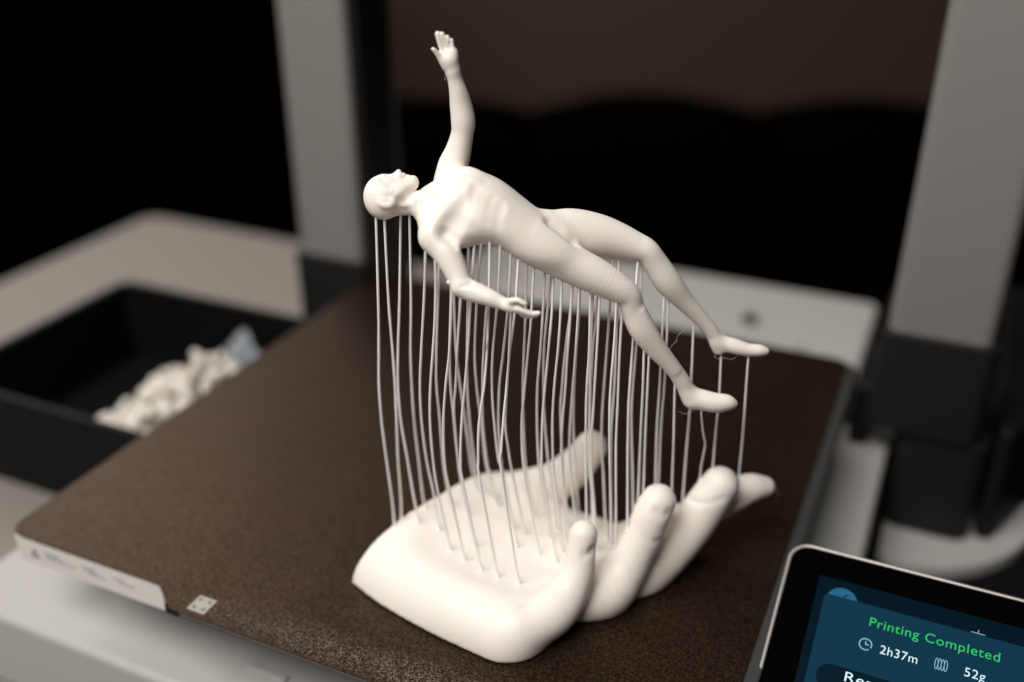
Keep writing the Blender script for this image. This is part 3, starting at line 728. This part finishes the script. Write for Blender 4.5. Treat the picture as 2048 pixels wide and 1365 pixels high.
# pill button
pb = on_screen(1640, 1348)
b0 = on_screen(1633, 1340)
sp('reprint_button', rounded([(b0[0]+.1, -b0[1]+3.1), (b0[0]+34, -b0[1]+3.1), (b0[0]+34, -b0[1]-5.2), (b0[0]+.1, -b0[1]-5.2)], 4.1, 10), .02, M_BTN, .03)
def text(s, x, y, size, m, width=None, bold=.0, name='lettering'):
    cu = bpy.data.curves.new('t', 'FONT'); cu.body = s; cu.size = size; cu.offset = bold*.3-.03; cu.space_character = 1.06; cu.extrude = .02; cu.resolution_u = 4
    o = bpy.data.objects.new('t', cu); COL.objects.link(o)
    me = bpy.data.meshes.new_from_object(o.evaluated_get(bpy.context.evaluated_depsgraph_get()))
    bpy.data.objects.remove(o); xs = [v.co.x for v in me.vertices]; x0, x1 = min(xs), max(xs)
    k = (width/(x1-x0)) if width else 1
    for v in me.vertices:
        u = x+(v.co.x-x0)*k; t = y+v.co.y; z = .06+v.co.z
        v.co = (Vector(TL)+Vector(SX)*u-Vector(SY)*t+Vector(SN)*z)*S
    me.name = name
    return link(name, me, m, scr, smooth=False)
a = on_screen(1738, 1252); e = on_screen(1999, 1325); 
text('Printing Completed', a[0], -a[1], 4.2, M_GREEN, e[0]-a[0], .08)
a = on_screen(1759, 1307); e = on_screen(1834, 1326); text('2h37m', a[0], -a[1], 3.9, M_WHITE, e[0]-a[0], .08)
a = on_screen(1928, 1352); e = on_screen(1970, 1363); text('52g', a[0], -a[1], 3.9, M_WHITE, e[0]-a[0], .06)
a = on_screen(1688, 1362); text('Reprint', a[0], -a[1], 4.3, M_WHITE, 17, .09)
def ring(name, cx, cy, rx, ry, wd, m, gap=None, n=28, sk=0):
    bm = bmesh.new(); R = []
    for i in range(n):
        t = 2*math.pi*i/n
        P_ = []
        for q in (1, -1):
            x = cx+(rx+q*wd/2)*math.cos(t); y = cy+(ry+q*wd/2)*math.sin(t)
            P_.append(bm.verts.new((Vector(TL)+Vector(SX)*x-Vector(SY)*y+Vector(SN)*.045)))
        R.append(P_)
    for i in range(n):
        if gap and gap[0] <= i < gap[1]: continue
        j = (i+1) % n; bm.faces.new((R[i][0], R[j][0], R[j][1], R[i][1]))
    return bm_obj(name, bm, m, scr)
c = on_screen(1731, 1289); ring('clock_icon', c[0], -c[1], 1.75, 1.75, .34, M_ICON, (24, 26))
bar('clock_hand', (c[0], -c[1]-.1), (c[0], -c[1]+1.1), .3, M_ICON); bar('clock_hand', (c[0]-.1, -c[1]), (c[0]+.95, -c[1]), .3, M_ICON)
c = on_screen(1882, 1330)
for k in range(4): ring('coil_icon', c[0]-1.25+k*.85, -c[1], .42, 1.7, .24, M_ICON)
c = on_screen(1961, 1262); bar('plus_icon', (c[0]-2.4, -cy_+.35), (c[0]+1.4, -cy_+.35), .22, M_ICON, -.01); bar('plus_icon', (c[0]-.5, -cy_+.5), (c[0]-.5, -cy_+1.5), .22, M_ICON, -.01)
prism('screen_arm', rounded([(264, 25), (300, 25), (300, 90), (264, 90)], 6), -50, -8, M_BLACK, PR, bevel=2)

# ------------------------------------------------------------------ desk, tray and shavings
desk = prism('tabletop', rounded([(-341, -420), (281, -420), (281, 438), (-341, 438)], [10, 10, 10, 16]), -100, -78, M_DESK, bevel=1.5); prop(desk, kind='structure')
low = prism('dark_table', [(281.6, -420), (560, -420), (560, 438), (281.6, 438)], -130, -86, mat('dark_table_top', (.005, .0046, .0044), rough=.8, spec=.1)); prop(low, kind='structure')
prism('round_base_plate', [(291+61*math.cos(t), 282+61*math.sin(t)) for t in np.linspace(-math.pi, math.pi, 73)[:-1] if 291+61*math.cos(t) > 281.8], -85.9, -78.05, M_BASE, PR, bevel=1.2)
TR = empty('waste_tray', (-102, 166, -78), 'black open waste tray with studded front wall standing left of the brown plate', 'tray')
bm = bmesh.new()
o_ = rounded([(-165, 99), (-7, 99), (-7, 233), (-165, 233)], 9, 6); i_ = rounded([(-161, 102.5), (-10, 102.5), (-10, 229.5), (-161, 229.5)], 6, 6)
def rg(pts, z): return [bm.verts.new((x, y, z)) for x, y in pts]
L = [rg(o_, -77.9), rg(o_, -25.6), rg([(x*.97+q*.03, y*.97+v*.03) for (x, y), (q, v) in zip(o_, i_)], -25), rg(i_, -25.2), rg(i_, -74)]
for A, B in zip(L[:-1], L[1:]):
    for i in range(len(A)): bm.faces.new((A[i], A[(i+1) % len(A)], B[(i+1) % len(A)], B[i]))
bm.faces.new(L[0]); bm.faces.new(L[-1]); bmesh.ops.recalc_face_normals(bm, faces=bm.faces)
bm_obj('tray_body', bm, M_TRAY, TR)
bm = bmesh.new()                                   # small square studs of the perforated front wall
for i in range(43):
    for j in range(13):
        x = -160+i*3.5; z = -74+j*3.6
        r = bmesh.ops.create_cube(bm, size=1)
        for v in r['verts']: v.co = Vector((x+v.co.x*1.9, 98.9+v.co.y*.9, z+v.co.z*1.9))
prop(bm_obj('front_studs', bm, M_FOOT, TR), kind='stuff')
def cube_pt(seed, n=26, rad=7):                    # a crumpled curl of purged plastic
    r = random.Random(seed); pts = []; a = r.uniform(0, 6)
    ax = Vector((r.uniform(-1, 1), r.uniform(-1, 1), r.uniform(-.6, 1))).normalized(); bx = ax.orthogonal().normalized(); cx = ax.cross(bx)
    for i in range(n):
        t = i/n; q = a+t*r.uniform(11, 12.5)
        p = bx*math.cos(q)*rad*(.45+.5*r.random())+cx*math.sin(q)*rad*(.45+.5*r.random())+ax*(t-.5)*rad*1.5
        pts.append(np.array(p))
    return pts
pile = [(-84, 122, -52, 9, 'pale purged curl lowest at the near left end of the tray heap'), (-74, 133, -47, 9, 'large round cream curl of purged plastic at the front of the tray heap'), (-70, 121, -50, 8, 'cream purged curl against the front wall of the tray'),
        (-88, 140, -54, 7, 'small curl of purged plastic on the left side of the tray heap'), (-60, 128, -45, 9, 'cream purged curl beside the edge of the brown plate'), (-76, 152, -46, 8, 'pale purged curl in the middle of the tray heap'),
        (-90, 172, -50, 7, 'single cream curl standing off at the back left of the heap'), (-84, 180, -52, 5, 'small back curl of purged plastic near the tray heap'), (-66, 158, -42, 9, 'upper cream curl on the right half of the tray heap'),
        (-70, 178, -42, 9, 'tall white curl of purged plastic at the back of the tray heap'), (-62, 186, -40, 8, 'topmost white curl of purged plastic beside the clear scraps'), (-60, 145, -44, 8, 'white purged curl lying between the front and back lumps of the heap'),
        (-56, 170, -44, 8, 'white purged curl partly hidden by the plate edge')]
for i, (x, y, z, r, lb) in enumerate(pile):
    pts = [p+np.array([x+8, y, z+3]) for p in cube_pt(i+3, rad=r*1.25)]
    C = spline(pts[:16], 4); V, Q = tube_mesh(C, [2.3+.9*(i % 3)+.9*math.sin(k*.7+i) for k in range(len(C))], 7)
    prop(mesh_obj('purge_curl', V, Q, M_PURGE), lb, 'plastic scrap', 'purged plastic curls heaped in the black tray')
bm = bmesh.new()
for k in range(1):
    q = rounded([(-84, 106), (-22, 106), (-22, 165), (-60, 150)], 4, 4)
prop(prism('scrap_sheet', q, -58, -54, M_PURGE, None, bevel=.6), 'flat cream sheet of printed scrap under the curls in the black tray', 'plastic scrap')
bm.free()
M_CLEAR = mat('clear_scrap', (.34, .38, .42), rough=.25, spec=.6)
for k, (x, y, z, rz, lb) in enumerate([(-60, 204, -40, .5, 'long greyish clear plastic scrap lying highest beside the white heap in the tray'), (-54, 192, -44, .2, 'short greyish clear plastic scrap lying below the long one in the tray')]):
    bm = bmesh.new(); n = 9; vs = []
    for i in range(n):
        t = i/(n-1)-.5; L_ = 34 if k == 0 else 22
        for s in (-1, 1):
            vs.append(bm.verts.new((t*L_, s*(4+1.2*math.sin(i*1.3)), 2.5*math.sin(i*1.1+k)+s*1.5)))
    for i in range(n-1): bm.faces.new((vs[2*i], vs[2*i+1], vs[2*i+3], vs[2*i+2]))
    bmesh.ops.solidify(bm, geom=list(bm.faces), thickness=.8)
    M = Matrix.Translation((x+12, y-2, z+2)) @ Matrix.Scale(1.5, 4) @ Matrix.Rotation(-rz, 4, 'Z') @ Matrix.Rotation(.35, 4, 'X')
    bmesh.ops.transform(bm, matrix=M, verts=bm.verts)
    prop(bm_obj('clear_scrap', bm, M_CLEAR, None, smooth=True), lb, 'plastic scrap', 'clear plastic scraps in the tray')
V, Q = tube_mesh(spline([(-112, 124, -50), (-109, 126, -47), (-106, 124, -48)], 6), 1.6, 7)
prop(mesh_obj('purge_curl', V, Q, M_FOOT), 'small dim plastic nub alone by the left of the front tray wall', 'plastic scrap')

prop(prism('shadow_cable_mass', rounded([(325, 238), (336, 262), (348, 292), (400, 340), (520, 370), (520, 430), (325, 430)], 4), -78.0, -18, M_BLACK, bevel=2), 'low black mass standing in for shadow and cables beside the right upright', 'shadow mass')  # solid dark block added in place of the shadow and cables here

# ------------------------------------------------------------------ the dark room behind
M_WALL = mat('brown_wall', (.13, .088, .070), rough=.9, colvar=.1)
M_SOFA = mat('black_fabric', (.0012, .0011, .0010), rough=.95, spec=0, bump=(60, .4, 4))
M_FLOOR = mat('dark_floor', (.035, .028, .022), rough=.6, colvar=.2)
def plane(name, pts, mt):
    bm = bmesh.new(); bm.faces.new([bm.verts.new(Vector(p)) for p in pts]); o = bm_obj(name, bm, mt); prop(o, kind='structure'); return o
plane('floor', [local(-3500, -1500, -850), local(3500, -1500, -850), local(3500, 3500, -850), local(-3500, 3500, -850)], M_FLOOR)
plane('wall', [local(-3500, 3300, -850), local(3500, 3300, -850), local(3500, 3300, 1800), local(-3500, 3300, 1800)], M_WALL)
SO = empty('sofa', local(100, 1600, -850), 'black sofa with lumpy cushions in the dark in front of the brown wall', 'sofa')
def lump(name, r0, r1, d0, d1, z0, z1, seed):
    bm = bmesh.new(); bmesh.ops.create_cube(bm, size=1); bmesh.ops.subdivide_edges(bm, edges=bm.edges, cuts=5, use_grid_fill=True)
    rr = random.Random(seed)
    for v in bm.verts:
        u = v.co.copy(); k = 1-.16*(u.x*u.x*4)*(u.z*u.z*4)-.1*(u.y*u.y*4)*(u.z*u.z*4)
        p = local(r0+(u.x+.5)*(r1-r0), d0+(u.y*k+.5)*(d1-d0), z0+(u.z*k+.5)*(z1-z0)+rr.uniform(-6, 6)); v.co = Vector(p)
    bmesh.ops.smooth_vert(bm, verts=bm.verts, factor=.4, use_axis_x=True, use_axis_y=True, use_axis_z=True)
    bm_obj(name, bm, M_SOFA, SO, smooth=True)
lump('seat', -900, 1250, 1350, 1950, -850, -420, 1)
lump('back_cushion', -420, 60, 1520, 1800, -500, -192, 2)
lump('back_cushion', 30, 420, 1520, 1800, -500, -186, 3)
lump('back_cushion', 400, 800, 1540, 1800, -500, -198, 4)
lump('back_cushion', 780, 1250, 1540, 1800, -500, -212, 5)
prop(prism('cabinet', [tuple(local(r, d, 0)[:2]) for r, d in ((-1500, 1500), (-330, 1500), (-330, 2000), (-1500, 2000))], -850, 225, M_SOFA), 'tall black cabinet in the dark behind the left upright', 'cabinet')
